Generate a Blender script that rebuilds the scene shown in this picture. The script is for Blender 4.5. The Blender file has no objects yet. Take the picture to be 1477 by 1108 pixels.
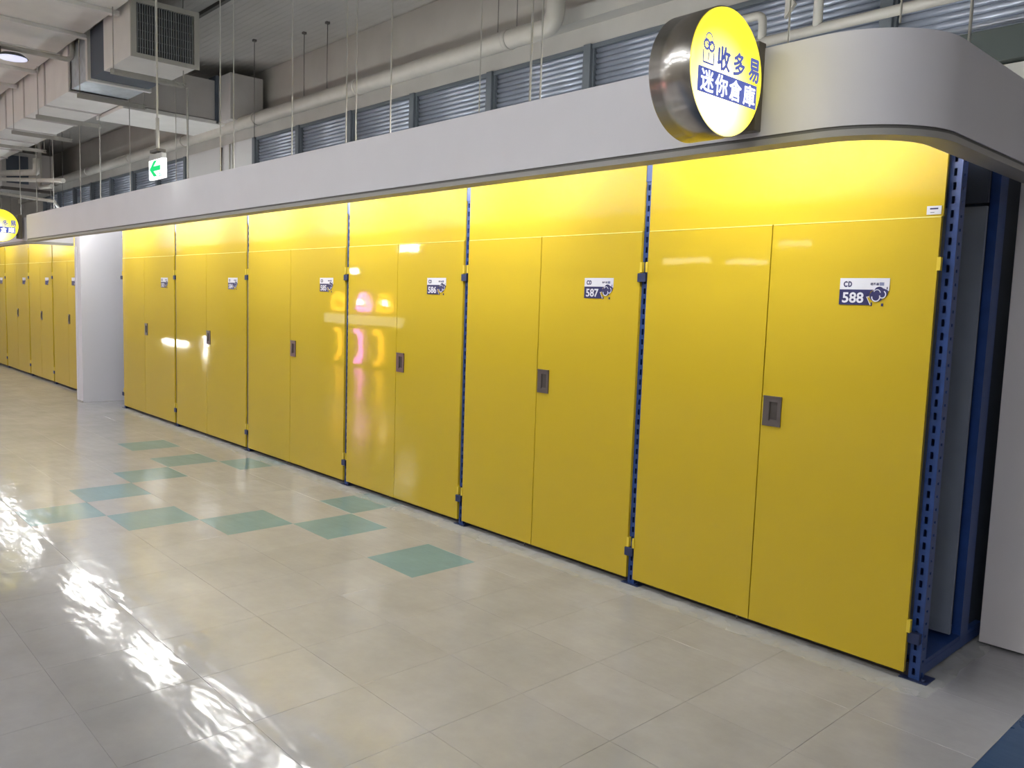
import bpy, bmesh, math, random
from mathutils import Vector, Matrix
random.seed(7)
PI = math.pi
S = bpy.context.scene
COL = S.collection

# ------------------------------------------------------------------ camera
cam_d = bpy.data.cameras.new('camera')
cam = bpy.data.objects.new('camera', cam_d); COL.objects.link(cam)
cam_d.sensor_fit = 'HORIZONTAL'; cam_d.sensor_width = 36.0
cam_d.lens = 1178.35 / 1477 * 36.0
cam_d.clip_start = 0.05; cam_d.clip_end = 100
a = Vector((0.67877735, 0.73360547, 0.03292914)); b = Vector((-0.09505829, 0.0433127, 0.994529)); c = Vector((-0.72816566, 0.67819395, -0.09913496))
m = Matrix.Identity(4)
for i in range(3):
    m[i][0] = a[i]; m[i][1] = b[i]; m[i][2] = -c[i]
m[0][3], m[1][3], m[2][3] = 1.28455679, -3.54860616, 1.545
cam.matrix_world = m
S.camera = cam

# ------------------------------------------------------------------ view, world
S.view_settings.view_transform = 'Standard'; S.view_settings.look = 'None'
S.view_settings.gamma = 1.0; S.view_settings.use_curve_mapping = False
S.view_settings.exposure = 0.0
W = bpy.data.worlds.new('world'); S.world = W; W.use_nodes = True
W.node_tree.nodes['Background'].inputs[0].default_value = (0.80, 0.84, 0.90, 1)
W.node_tree.nodes['Background'].inputs[1].default_value = 0.35

HALL_FILL = 53.0      # unseen fill panels added over the hall
COVE_LAMP = 135.0      # tubes hidden behind the fascia
SIGN_GLOW = 1.0

# ------------------------------------------------------------------ materials
def mat(name, col, rough=0.5, metal=0.0, coat=0.0, coat_rough=0.1, noise=0.0, nscale=8.0, bump=0.0, bscale=20.0,
        emit=None, estr=0.0, spec=0.5, objvar=0.0, alpha=1.0, stretch=None):
    M = bpy.data.materials.new(name); M.use_nodes = True
    nt = M.node_tree; N = nt.nodes; L = nt.links; P = N['Principled BSDF']
    P.inputs['Base Color'].default_value = (*col, 1); P.inputs['Roughness'].default_value = rough
    P.inputs['Metallic'].default_value = metal; P.inputs['Coat Weight'].default_value = coat
    P.inputs['Coat Roughness'].default_value = coat_rough; P.inputs['Specular IOR Level'].default_value = spec
    P.inputs['Alpha'].default_value = alpha
    tc = None
    if noise or bump:
        tc = N.new('ShaderNodeNewGeometry')
        src = tc.outputs['Position']
        if stretch:
            mp = N.new('ShaderNodeMapping'); mp.inputs['Scale'].default_value = stretch
            L.new(src, mp.inputs['Vector']); src = mp.outputs['Vector']
    if noise or objvar:
        val = None
        if noise:
            t = N.new('ShaderNodeTexNoise'); t.inputs['Scale'].default_value = nscale; t.inputs['Detail'].default_value = 6
            L.new(src, t.inputs['Vector'])
            r = N.new('ShaderNodeMapRange'); r.inputs['From Min'].default_value = 0.3; r.inputs['From Max'].default_value = 0.7
            r.inputs['To Min'].default_value = 1 - noise; r.inputs['To Max'].default_value = 1 + noise
            L.new(t.outputs['Fac'], r.inputs['Value']); val = r.outputs['Result']
        if objvar:
            oi = N.new('ShaderNodeObjectInfo')
            r2 = N.new('ShaderNodeMapRange'); r2.inputs['To Min'].default_value = 1 - objvar; r2.inputs['To Max'].default_value = 1 + objvar
            L.new(oi.outputs['Random'], r2.inputs['Value'])
            if val:
                mu = N.new('ShaderNodeMath'); mu.operation = 'MULTIPLY'; L.new(val, mu.inputs[0]); L.new(r2.outputs['Result'], mu.inputs[1]); val = mu.outputs[0]
            else: val = r2.outputs['Result']
        h = N.new('ShaderNodeHueSaturation'); h.inputs['Color'].default_value = (*col, 1)
        L.new(val, h.inputs['Value']); L.new(h.outputs['Color'], P.inputs['Base Color'])
    if bump:
        t = N.new('ShaderNodeTexNoise'); t.inputs['Scale'].default_value = bscale; t.inputs['Detail'].default_value = 3
        L.new(src, t.inputs['Vector'])
        bp = N.new('ShaderNodeBump'); bp.inputs['Strength'].default_value = 1.0; bp.inputs['Distance'].default_value = bump
        L.new(t.outputs['Fac'], bp.inputs['Height']); L.new(bp.outputs['Normal'], P.inputs['Normal'])
        L.new(bp.outputs['Normal'], P.inputs['Coat Normal'])
    if emit:
        P.inputs['Emission Color'].default_value = (*emit, 1); P.inputs['Emission Strength'].default_value = estr
    return M

YEL = mat('yellow_gloss_paint', (0.50, 0.354, 0.009), 0.6, spec=0.2, coat=0.8, coat_rough=0.035, bump=0.0004, bscale=5.0)
EDGEHI = mat('painted_edge_highlight', (0.80, 0.72, 0.22), 0.35)  # highlight along the door tops, painted as a paler yellow
YEDGE = mat('yellow_edge', (0.62, 0.46, 0.03), 0.4)
BLUE = mat('blue_powder_coat', (0.015, 0.048, 0.19), 0.38, noise=0.12, nscale=14)
NAVY = mat('dark_blue_bracket', (0.012, 0.022, 0.075), 0.5)
DARKB = mat('dark_interior', (0.03, 0.04, 0.07), 0.7)
SLATE = mat('slate_board', (0.16, 0.185, 0.25), 0.6, noise=0.05)
DARK = mat('dark_brown_kick', (0.035, 0.028, 0.025), 0.7)  # dark brown of the kick boards
FASC = mat('fascia_white_laminate', (0.74, 0.72, 0.75), 0.5, noise=0.02, nscale=3)
LIP = mat('fascia_trim_grey', (0.36, 0.345, 0.32), 0.45)
WHITEW = mat('white_partition_laminate', (0.66, 0.65, 0.70), 0.35, coat=0.15, coat_rough=0.2)
WALLM = mat('wall_paint', (0.50, 0.485, 0.45), 0.8, noise=0.06, nscale=2)
CEILM = mat('ceiling_paint', (0.47, 0.455, 0.43), 0.85, noise=0.05, nscale=2)
DUCTW = mat('white_duct_insulation', (0.78, 0.775, 0.74), 0.6, noise=0.04, nscale=3)
DUCTG = mat('grey_painted_duct', (0.55, 0.53, 0.51), 0.6, noise=0.06, nscale=3)
GALV = mat('galvanised_steel', (0.55, 0.60, 0.64), 0.35, metal=0.6, noise=0.15, nscale=9)
CANV = mat('dark_canvas_joint', (0.09, 0.11, 0.14), 0.7)
PIPEM = mat('cream_pipe_paint', (0.50, 0.48, 0.43), 0.5, noise=0.05, nscale=6)
RODM = mat('hanger_rod_steel', (0.42, 0.41, 0.37), 0.6)
RODD = mat('dark_rod_steel', (0.12, 0.11, 0.10), 0.6)
SLATM = mat('shutter_slat_metal', (0.42, 0.46, 0.55), 0.30, metal=0.45, noise=0.08, nscale=3)
FRAMEM = mat('window_frame_grey', (0.13, 0.15, 0.17), 0.5)
SILLM = mat('dark_green_grey_sill', (0.06, 0.075, 0.07), 0.6)
CHROME = mat('stainless_brushed', (0.52, 0.49, 0.46), 0.24, metal=1.0, noise=0.06, nscale=5, stretch=(8, 8, 0.6))
_n = CHROME.node_tree; _tg = _n.nodes.new('ShaderNodeTangent'); _tg.direction_type = 'RADIAL'; _tg.axis = 'X'
_n.nodes['Principled BSDF'].inputs['Anisotropic'].default_value = 0.9
_n.nodes['Principled BSDF'].inputs['Anisotropic Rotation'].default_value = 0.25
_n.links.new(_tg.outputs['Tangent'], _n.nodes['Principled BSDF'].inputs['Tangent'])
HANDLE = mat('satin_steel_handle', (0.18, 0.155, 0.15), 0.32, metal=0.8)
HDARK = mat('handle_recess_dark', (0.05, 0.04, 0.035), 0.5)
PWHITE = mat('plate_white', (0.64, 0.64, 0.70), 0.35)
PBLUE = mat('plate_navy', (0.016, 0.016, 0.085), 0.4)
GRILLD = mat('grille_dark', (0.03, 0.035, 0.04), 0.6)
GRILLB = mat('grille_bar', (0.22, 0.23, 0.23), 0.5)
GRILLF = mat('grille_frame', (0.42, 0.41, 0.36), 0.5)
TUBE = mat('fluorescent_tube', (0.9, 0.9, 0.9), emit=(1.0, 1.0, 0.96), estr=COVE_LAMP)
TUBE2 = mat('added_fill_tube', (0.9, 0.9, 0.9), emit=(0.92, 0.97, 1.0), estr=110.0)  # glow of the added battens behind the fascias
HALL = mat('added_hall_diffuser', (0.9, 0.9, 0.9), emit=(0.93, 0.965, 1.0), estr=HALL_FILL)
HOUS = mat('lamp_housing', (0.6, 0.6, 0.6), 0.5)
GROUT = mat('floor_joint', (0.24, 0.21, 0.185), 0.7)

def floor_mat(name, col, rough=0.16):
    M = bpy.data.materials.new(name); M.use_nodes = True
    nt = M.node_tree; N = nt.nodes; L = nt.links; P = N['Principled BSDF']
    g = N.new('ShaderNodeNewGeometry')
    n1 = N.new('ShaderNodeTexNoise'); n1.inputs['Scale'].default_value = 3.0; n1.inputs['Detail'].default_value = 8; n1.inputs['Roughness'].default_value = 0.65
    mp = N.new('ShaderNodeMapping'); mp.inputs['Scale'].default_value = (1.0, 3.2, 1.0)
    L.new(g.outputs['Position'], n1.inputs['Vector'])
    oi = N.new('ShaderNodeObjectInfo')
    r = N.new('ShaderNodeMapRange'); r.inputs['From Min'].default_value = 0.3; r.inputs['From Max'].default_value = 0.7
    r.inputs['To Min'].default_value = 0.86; r.inputs['To Max'].default_value = 1.10
    r2 = N.new('ShaderNodeMapRange'); r2.inputs['To Min'].default_value = 0.97; r2.inputs['To Max'].default_value = 1.03
    mu = N.new('ShaderNodeMath'); mu.operation = 'MULTIPLY'
    L.new(n1.outputs['Fac'], r.inputs['Value']); L.new(oi.outputs['Random'], r2.inputs['Value'])
    L.new(r.outputs[0], mu.inputs[0]); L.new(r2.outputs[0], mu.inputs[1])
    n4 = N.new('ShaderNodeTexNoise'); n4.inputs['Scale'].default_value = 0.9; n4.inputs['Detail'].default_value = 3
    L.new(g.outputs['Position'], n4.inputs['Vector'])
    r4 = N.new('ShaderNodeMapRange'); r4.inputs['From Min'].default_value = 0.3; r4.inputs['From Max'].default_value = 0.7
    r4.inputs['To Min'].default_value = 0.93; r4.inputs['To Max'].default_value = 1.06
    mu2 = N.new('ShaderNodeMath'); mu2.operation = 'MULTIPLY'; L.new(n4.outputs['Fac'], r4.inputs['Value'])
    L.new(mu.outputs[0], mu2.inputs[0]); L.new(r4.outputs[0], mu2.inputs[1]); mu = mu2
    h = N.new('ShaderNodeHueSaturation'); h.inputs['Color'].default_value = (*col, 1)
    L.new(mu.outputs[0], h.inputs['Value']); L.new(h.outputs[0], P.inputs['Base Color'])
    P.inputs['Roughness'].default_value = 0.5; P.inputs['Specular IOR Level'].default_value = 0.3
    P.inputs['Coat Weight'].default_value = 0.85; P.inputs['Coat IOR'].default_value = 1.5
    # worn wax: gloss varies in patches
    n3 = N.new('ShaderNodeTexNoise'); n3.inputs['Scale'].default_value = 5.0; n3.inputs['Detail'].default_value = 5
    L.new(g.outputs['Position'], n3.inputs['Vector'])
    r3 = N.new('ShaderNodeMapRange'); r3.inputs['From Min'].default_value = 0.3; r3.inputs['From Max'].default_value = 0.7
    r3.inputs['To Min'].default_value = rough * 0.75; r3.inputs['To Max'].default_value = rough * 1.3
    L.new(n3.outputs['Fac'], r3.inputs['Value']); L.new(r3.outputs[0], P.inputs['Coat Roughness'])
    n2 = N.new('ShaderNodeTexNoise'); n2.inputs['Scale'].default_value = 3.5; n2.inputs['Detail'].default_value = 2
    L.new(g.outputs['Position'], mp.inputs['Vector']); L.new(mp.outputs['Vector'], n2.inputs['Vector'])
    bp = N.new('ShaderNodeBump'); bp.inputs['Strength'].default_value = 1.0; bp.inputs['Distance'].default_value = 0.0035
    L.new(n2.outputs['Fac'], bp.inputs['Height']); L.new(bp.outputs['Normal'], P.inputs['Coat Normal'])
    return M
TILE = floor_mat('beige_vinyl_tile', (0.322, 0.314, 0.326), 0.12)
TEAL = floor_mat('teal_vinyl_tile', (0.120, 0.235, 0.275), 0.12)
FBLUE = floor_mat('navy_vinyl_tile', (0.014, 0.050, 0.125), 0.3)

# ------------------------------------------------------------------ mesh helpers
def box(bm, x0, x1, y0, y1, z0, z1, bev=0.0, M=None):
    t = bmesh.new() if (bev or M is not None) else bm
    vs = [t.verts.new((x, y, z)) for x in (x0, x1) for y in (y0, y1) for z in (z0, z1)]
    for f in ((0, 1, 3, 2), (4, 6, 7, 5), (0, 4, 5, 1), (2, 3, 7, 6), (0, 2, 6, 4), (1, 5, 7, 3)):
        t.faces.new([vs[i] for i in f])
    if t is not bm:
        if bev: bmesh.ops.bevel(t, geom=list(t.edges), offset=bev, segments=2, affect='EDGES', profile=0.5)
        if M is not None: bmesh.ops.transform(t, matrix=M, verts=t.verts)
        merge(bm, t)
    return bm
def merge(bm, t):
    me = bpy.data.meshes.new('tmp'); t.to_mesh(me); t.free(); bm.from_mesh(me); bpy.data.meshes.remove(me)
def tube(bm, p0, p1, r, n=10, cap=True, r2=None):
    p0 = Vector(p0); p1 = Vector(p1); d = p1 - p0
    q = d.to_track_quat('Z', 'Y').to_matrix(); r2 = r if r2 is None else r2
    ra = [bm.verts.new(p0 + q @ Vector((math.cos(2*PI*i/n)*r, math.sin(2*PI*i/n)*r, 0))) for i in range(n)]
    rb = [bm.verts.new(p1 + q @ Vector((math.cos(2*PI*i/n)*r2, math.sin(2*PI*i/n)*r2, 0))) for i in range(n)]
    for i in range(n):
        f = bm.faces.new((ra[i], ra[(i+1) % n], rb[(i+1) % n], rb[i])); f.smooth = True
    if cap:
        bm.faces.new(ra[::-1]); bm.faces.new(rb)
    return bm
def polytube(bm, pts, r, n=12, bend=0.12, seg=6):
    """round pipe through pts with rounded elbows"""
    pts = [Vector(p) for p in pts]; path = [pts[0]]
    for i in range(1, len(pts)-1):
        A, B, Cc = pts[i-1], pts[i], pts[i+1]
        u = (A-B).normalized(); v = (Cc-B).normalized(); k = min(bend, (A-B).length*.45, (Cc-B).length*.45)
        P0 = B+u*k; P2 = B+v*k
        for s in range(seg+1):
            t = s/seg; path.append((1-t)**2*P0 + 2*t*(1-t)*B + t*t*P2)
    path.append(pts[-1])
    rings = []; nrm = None
    for i, p in enumerate(path):
        d = (path[min(i+1, len(path)-1)] - path[max(i-1, 0)]).normalized()
        if nrm is None:
            nrm = d.orthogonal().normalized()
        else:
            nrm = (nrm - d*nrm.dot(d)).normalized()
        bn = d.cross(nrm)
        rings.append([bm.verts.new(p + (nrm*math.cos(2*PI*k/n) + bn*math.sin(2*PI*k/n))*r) for k in range(n)])
    for i in range(len(rings)-1):
        for k in range(n):
            f = bm.faces.new((rings[i][k], rings[i][(k+1) % n], rings[i+1][(k+1) % n], rings[i+1][k])); f.smooth = True
    bm.faces.new(rings[0][::-1]); bm.faces.new(rings[-1])
    return bm
def obj(name, bm, material, parent=None, loc=None, kind=None, label=None):
    bmesh.ops.recalc_face_normals(bm, faces=bm.faces)
    me = bpy.data.meshes.new(name); bm.to_mesh(me); bm.free()
    if material: me.materials.append(material)
    o = bpy.data.objects.new(name, me); COL.objects.link(o)
    if parent: o.parent = parent
    if loc: o.location = loc
    if kind: o['kind'] = kind
    if label: o['label'] = label
    return o
def bx(name, x0, x1, y0, y1, z0, z1, material, parent=None, bev=0.0, **k):
    """box whose origin sits at its own base centre"""
    bm = bmesh.new(); cx, cy = (x0+x1)/2, (y0+y1)/2
    box(bm, x0-cx, x1-cx, y0-cy, y1-cy, 0, z1-z0, bev)
    return obj(name, bm, material, parent, (cx, cy, z0), **k)
def tag(o, label, cat, group=None):
    o['label'] = label; o['category'] = cat
    if group: o['group'] = group
    return o
def thing(name, label, cat, loc=(0, 0, 0), group=None):
    o = bpy.data.objects.new(name, None); COL.objects.link(o); o.location = loc; o.empty_display_size = 0.1
    return tag(o, label, cat, group)
def struct(name, bm, m, parent=None):
    return obj(name, bm, m, parent, kind='structure')
def sempty(name, loc=(0, 0, 0)):
    o = bpy.data.objects.new(name, None); COL.objects.link(o); o.location = loc; o['kind'] = 'structure'; return o
def copy_part(src, parent, loc=None, name=None):
    o = src.copy(); COL.objects.link(o); o.parent = parent
    if loc is not None: o.location = loc
    return o
FONT_CACHE = {}
def text_mesh(body, size, bold=0.0, sx=1.0):
    k = (body, size, bold, sx)
    if k in FONT_CACHE: return FONT_CACHE[k]
    cu = bpy.data.curves.new('t', 'FONT'); cu.body = body; cu.size = size; cu.offset = bold*size
    cu.align_x = 'CENTER'; cu.align_y = 'CENTER'; cu.extrude = 0.0004; cu.resolution_u = 3
    o = bpy.data.objects.new('t', cu); COL.objects.link(o)
    dg = bpy.context.evaluated_depsgraph_get(); dg.update()
    me = bpy.data.meshes.new_from_object(o.evaluated_get(dg))
    bpy.data.objects.remove(o); bpy.data.curves.remove(cu)
    xs = [v.co.x for v in me.vertices]; ys = [v.co.y for v in me.vertices]
    if xs:
        cx, cy = (min(xs)+max(xs))/2, (min(ys)+max(ys))/2
        for v in me.vertices: v.co.x = (v.co.x-cx)*sx; v.co.y -= cy
    FONT_CACHE[k] = me
    return me
def text_obj(name, body, size, material, parent, loc, rot, bold=0.0, sx=1.0, fit=None, fat=0.0):
    me = text_mesh(body, size, bold, sx).copy(); me.name = name
    if fat:   # heavier strokes: the glyph laid over itself with tiny shifts
        b2 = bmesh.new()
        for i_, (dx, dy) in enumerate(((0, 0), (1, 0), (-1, 0), (0, 1), (0, -1))):
            m2 = me.copy()
            for v in m2.vertices: v.co.x += dx*fat*size; v.co.y += dy*fat*size; v.co.z += i_*0.00002
            b2.from_mesh(m2); bpy.data.meshes.remove(m2)
        b2.to_mesh(me); b2.free()
    me.materials.clear(); me.materials.append(material)
    if fit:   # scale the glyphs to a given width and height
        xs = [v.co.x for v in me.vertices]; ys = [v.co.y for v in me.vertices]
        kx = fit[0]/(max(xs)-min(xs)); ky = fit[1]/(max(ys)-min(ys))
        for v in me.vertices: v.co.x *= kx; v.co.y *= ky
    o = bpy.data.objects.new(name, me); COL.objects.link(o); o.parent = parent; o.location = loc; o.rotation_euler = rot
    return o

# ------------------------------------------------------------------ floor: slab + individual tiles
TS = 0.4573; OX, OY = -3.682, -0.913
bm = bmesh.new(); box(bm, -30, 6, -10.2, 3.2, -0.10, -0.003)
floor = struct('floor', bm, GROUT)
teal_cells = {(0, 0), (2, 0), (-1, -1), (-2, -2), (-3, -3), (-4, -2), (-5, -1), (-6, 0), (-5, 1), (-8, 0), (-1, 1)}
Rw = Vector((1.28455679, -3.54860616, 1.545))
def project(p):
    d = Vector(p) - Rw; z = d.dot(c)
    if z < 0.3: return None
    return (738.5 + 1178.35*d.dot(a)/z, 554 - 1178.35*d.dot(b)/z, z)
cells = []
for i in range(-58, 13):
    for j in range(-21, 9):
        x0 = OX+i*TS; y0 = OY+j*TS
        if x0 < -29.9 or x0+TS > 5.9 or y0 < -10.1 or y0+TS > 3.1: continue
        if j >= 2 and x0+TS < 0.0 and not (-11.0 < x0 < -9.7): continue
        pr = project((x0+TS/2, y0+TS/2, 0)); vis = 0
        if pr and -40 < pr[0] < 1517 and 300 < pr[1] < 1160: vis = 1/pr[2]**2
        cells.append((vis, i, j))
cells.sort(key=lambda t: -t[0])
g = 0.0005; e = TS-2*g
bm = bmesh.new()
vs = [bm.verts.new(v) for v in ((g, g, -0.003), (TS-g, g, -0.003), (TS-g, TS-g, -0.003), (g, TS-g, -0.003),
      (g, g, -.0004), (TS-g, g, -.0004), (TS-g, TS-g, -.0004), (g, TS-g, -.0004),
      (g+.0006, g+.0006, 0), (TS-g-.0006, g+.0006, 0), (TS-g-.0006, TS-g-.0006, 0), (g+.0006, TS-g-.0006, 0))]
for k in range(4):
    k2 = (k+1) % 4
    bm.faces.new((vs[k], vs[k2], vs[4+k2], vs[4+k])); bm.faces.new((vs[4+k], vs[4+k2], vs[8+k2], vs[8+k]))
bm.faces.new(vs[8:12])
meshes = {}
for nm, mt in (('beige', TILE), ('teal', TEAL), ('navy', FBLUE)):
    me = bpy.data.meshes.new('floor_tile'); bm.to_mesh(me); me.materials.append(mt); meshes[nm] = me
bm.free()
def tile_kind(i, j):
    if (i, j) in teal_cells: return 'teal'
    if i >= 9: return 'navy'
    return 'beige'
# the nearest 300 cells are objects of their own, plus every coloured one; the rest are joined
rest = {'beige': [], 'navy': []}; n = 0
for vis, i, j in cells:
    k = tile_kind(i, j)
    if (n < 288 and vis > 0) or k == 'teal':
        o = bpy.data.objects.new('floor_tile', meshes[k]); COL.objects.link(o); o.parent = floor
        o.location = (OX+i*TS, OY+j*TS, 0)
        if k == 'teal': o['label'] = 'teal vinyl tile'
        if k == 'navy': o['label'] = 'navy blue vinyl tile'
        n += 1
    else: rest[k].append((i, j))
for k, L_ in rest.items():
    bm = bmesh.new()
    for i, j in L_:
        x0 = OX+i*TS; y0 = OY+j*TS; box(bm, x0+g, x0+TS-g, y0+g, y0+TS-g, -0.003, 0)
    o = obj('floor_tiles_beyond', bm, TILE if k == 'beige' else FBLUE, floor); o['kind'] = 'stuff'

# pale unwaxed strip along the foot of the lockers
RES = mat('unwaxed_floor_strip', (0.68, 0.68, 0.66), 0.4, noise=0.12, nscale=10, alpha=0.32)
bm = bmesh.new()
def ragged(p0, p1, nrm, w, n, amp):
    A = []
    for k in range(n+1):
        t = k/n; p = Vector(p0).lerp(Vector(p1), t)
        A.append((p, p + Vector(nrm)*(w + random.uniform(-amp, amp))))
    return A
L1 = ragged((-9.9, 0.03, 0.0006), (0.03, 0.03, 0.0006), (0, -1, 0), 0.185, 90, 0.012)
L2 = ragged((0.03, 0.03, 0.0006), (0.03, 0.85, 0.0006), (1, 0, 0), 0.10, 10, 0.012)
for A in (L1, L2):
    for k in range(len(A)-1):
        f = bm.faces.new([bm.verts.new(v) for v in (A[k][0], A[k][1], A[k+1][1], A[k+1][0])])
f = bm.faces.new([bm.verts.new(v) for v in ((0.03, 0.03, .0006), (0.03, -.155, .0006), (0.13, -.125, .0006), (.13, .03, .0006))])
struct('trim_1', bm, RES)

# ------------------------------------------------------------------ walls, ceiling
bm = bmesh.new(); box(bm, -30, 6, 3.20, 3.32, 0, 5.35); box(bm, -30, 6, 3.04, 3.20, 4.27, 5.35)
box(bm, -30, 6, 3.04, 3.20, 0, 3.34)
wb = struct('wall_back', bm, WALLM)
bm = bmesh.new(); box(bm, -15.60, -12.66, 3.02, 3.19, 3.34, 4.27)
struct('wall_back_pier', bm, mat('pier_paint', (0.60, 0.60, 0.60), 0.7))
bm = bmesh.new(); box(bm, -30, 6, 2.96, 3.20, 3.35, 3.58)
struct('trim_2', bm, SILLM)
bm = bmesh.new(); box(bm, -30, 6, -10.2, 3.32, 5.35, 5.47)
for k in range(60): box(bm, -30, 6, -3.2+k*0.1-0.004+0.3, -3.2+k*0.1+0.004+0.3, 5.348, 5.35)
ceil = struct('ceiling', bm, CEILM)
bm = bmesh.new(); box(bm, -30.1, -30, -10.2, 3.3, 0, 5.35); struct('wall_left', bm, WALLM)
bm = bmesh.new(); box(bm, 6, 6.1, -10.2, 3.3, 0, 5.35); struct('wall_right', bm, mat('dim_wall', (0.24, 0.23, 0.22), 0.9))
bm = bmesh.new(); box(bm, -30, 6, -10.3, -10.2, 0, 5.35); struct('wall_front', bm, mat('hall_wall', (0.34, 0.31, 0.27), 0.8))
bm = bmesh.new(); box(bm, -30, 6, 1.10, 1.15, 5.30, 5.35); struct('trim_3', bm, mat('dark_joint_bar', (0.10, 0.095, 0.09), 0.7))
# white board wall at the right, standing back beside the last locker
bm = bmesh.new()
box(bm, 0, 5.9, 0, 0.05, 0.012, 2.30, 0.003, Matrix.Translation((0.075, 0.67, 0)) @ Matrix.Rotation(math.radians(2.0), 4, 'Z'))
struct('wall_board_right', bm, mat('board_wall_white', (0.60, 0.565, 0.58), 0.5))

# ------------------------------------------------------------------ windows with corrugated shutters
SP = 1.565; WX = -1.64
bm = bmesh.new()
prof = [(-0.004, 0.0), (-0.020, 0.010), (-0.026, 0.0275), (-0.020, 0.045), (-0.004, 0.055), (0.004, 0.055), (0.004, 0.0)]
hw = SP/2-0.05
ra = [bm.verts.new((-hw, y, z)) for y, z in prof]; rb = [bm.verts.new((hw, y, z)) for y, z in prof]
for k in range(len(prof)):
    f = bm.faces.new((ra[k], ra[(k+1) % 7], rb[(k+1) % 7], rb[k]))
    if k < 4: f.smooth = True
bm.faces.new(ra[::-1]); bm.faces.new(rb)
slat0 = obj('slat', bm, SLATM)
slat_used = False; wn = 0
def window(xc):
    global slat_used, wn
    wn += 1
    w = sempty('window_%d' % wn, (xc, 3.10, 3.58))
    bm = bmesh.new()
    box(bm, -SP/2, SP/2, -0.07, 0.02, 0.645, 0.69)                       # top rail
    box(bm, -SP/2-0.045, -SP/2+0.055, -0.10, 0.05, 0, 0.69, 0.004)        # mullion
    box(bm, -SP/2+0.005, -SP/2+0.075, -0.06, 0.05, 0, 0.69)
    obj('window_frame', bm, FRAMEM, w)
    for k in range(12):
        if not slat_used: slat0.parent = w; slat0.location = (0.02, 0, k*0.055); slat_used = True
        else: copy_part(slat0, w, (0.02, 0, k*0.055))
for k in range(-1, 17):
    xl = WX - k*SP            # left mullion of the bay to its right
    if -15.6 < xl < -12.7: continue
    window(xl+SP/2)

# ------------------------------------------------------------------ fascia (curved bulkhead) of both bays
def band(path, z0, z1, o0, o1):
    """solid strip following path (list of (x,y,nx,ny)); o0/o1 offsets along the inward normal"""
    bm = bmesh.new(); R_ = []
    for (x, y, nx, ny) in path:
        R_.append([bm.verts.new((x+nx*o, y+ny*o, z)) for o, z in ((o0, z0), (o0, z1), (o1, z1), (o1, z0))])
    for i in range(len(R_)-1):
        for k in range(4):
            f = bm.faces.new((R_[i][k], R_[i][(k+1) % 4], R_[i+1][(k+1) % 4], R_[i+1][k]))
            f.smooth = False
    bm.faces.new(R_[0]); bm.faces.new(R_[-1][::-1])
    return bm
def corner_path(x0, y0, x1, y1, r, n=28):
    P_ = [(x0, y0, 0, 1), (x1-r-0.001, y0, 0, 1)]
    for k in range(n+1):
        t = -PI/2 + PI/2*k/n
        P_.append((x1-r+math.cos(t)*r, y0+r+math.sin(t)*r, -math.cos(t), -math.sin(t)))
    P_.append((x1, y1, -1, 0)); return P_
def smooth_by_angle(o):
    for f in o.data.polygons: f.use_smooth = True
    try: o.data.set_sharp_from_angle(angle=math.radians(30))
    except Exception: pass
near = corner_path(-11.085, -0.85, 0.205, 3.03, 0.34)
t = thing('fascia', 'long white bulkhead fascia with rounded right corner above lockers 583 to 588', 'fascia', (-5, -0.85, 2.14))
def rel(o, t):   # keep world place while parented to the Empty
    o.location = -t.location; o.parent = t
o = obj('fascia_board', band(near, 2.172, 2.48, 0, 0.06), FASC); smooth_by_angle(o); rel(o, t)
o = obj('shadow_gap', band(near, 2.160, 2.172, 0.006, 0.06), mat('shadow_gap_grey', (.14, .135, .125), .6)); smooth_by_angle(o); rel(o, t)
o = obj('bottom_trim', band(near, 2.138, 2.160, 0.0, 0.09), LIP, label='grey trim edge'); smooth_by_angle(o); rel(o, t)
farp = corner_path(-19.5, -0.87, -11.09, -0.29, 0.34)
t = thing('fascia', 'far white bulkhead fascia at the left edge, behind the small round sign', 'fascia', (-15, -0.87, 2.12))
o = obj('fascia_board', band(farp, 2.150, 2.46, 0, 0.06), FASC); smooth_by_angle(o); rel(o, t)
o = obj('bottom_trim', band(farp, 2.118, 2.150, 0.0, 0.09), LIP, label='grey trim edge'); smooth_by_angle(o); rel(o, t)

# white partition between the bays and the dead-end behind it
t = thing('partition_panel', 'white boxed partition wall between the two runs of yellow lockers', 'partition', (-10.875, 0.65, 0))
bm = bmesh.new(); box(bm, -.125, .125, -.95, .95, 0.0, 2.55, 0.004); obj('partition_board', bm, WHITEW, t)
bm = bmesh.new(); box(bm, -.128, -.05, -.956, -.95, 0.0, 2.10); obj('corner_trim', bm, WHITEW, t)
bm = bmesh.new(); box(bm, -.13, .13, -.957, -.95, 0, 0.02); obj('base_strip', bm, LIP, t)
bm = bmesh.new(); box(bm, -10.75, -9.99, 1.55, 1.6, 0, 2.5); struct('wall_alcove', bm, WHITEW)

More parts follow.
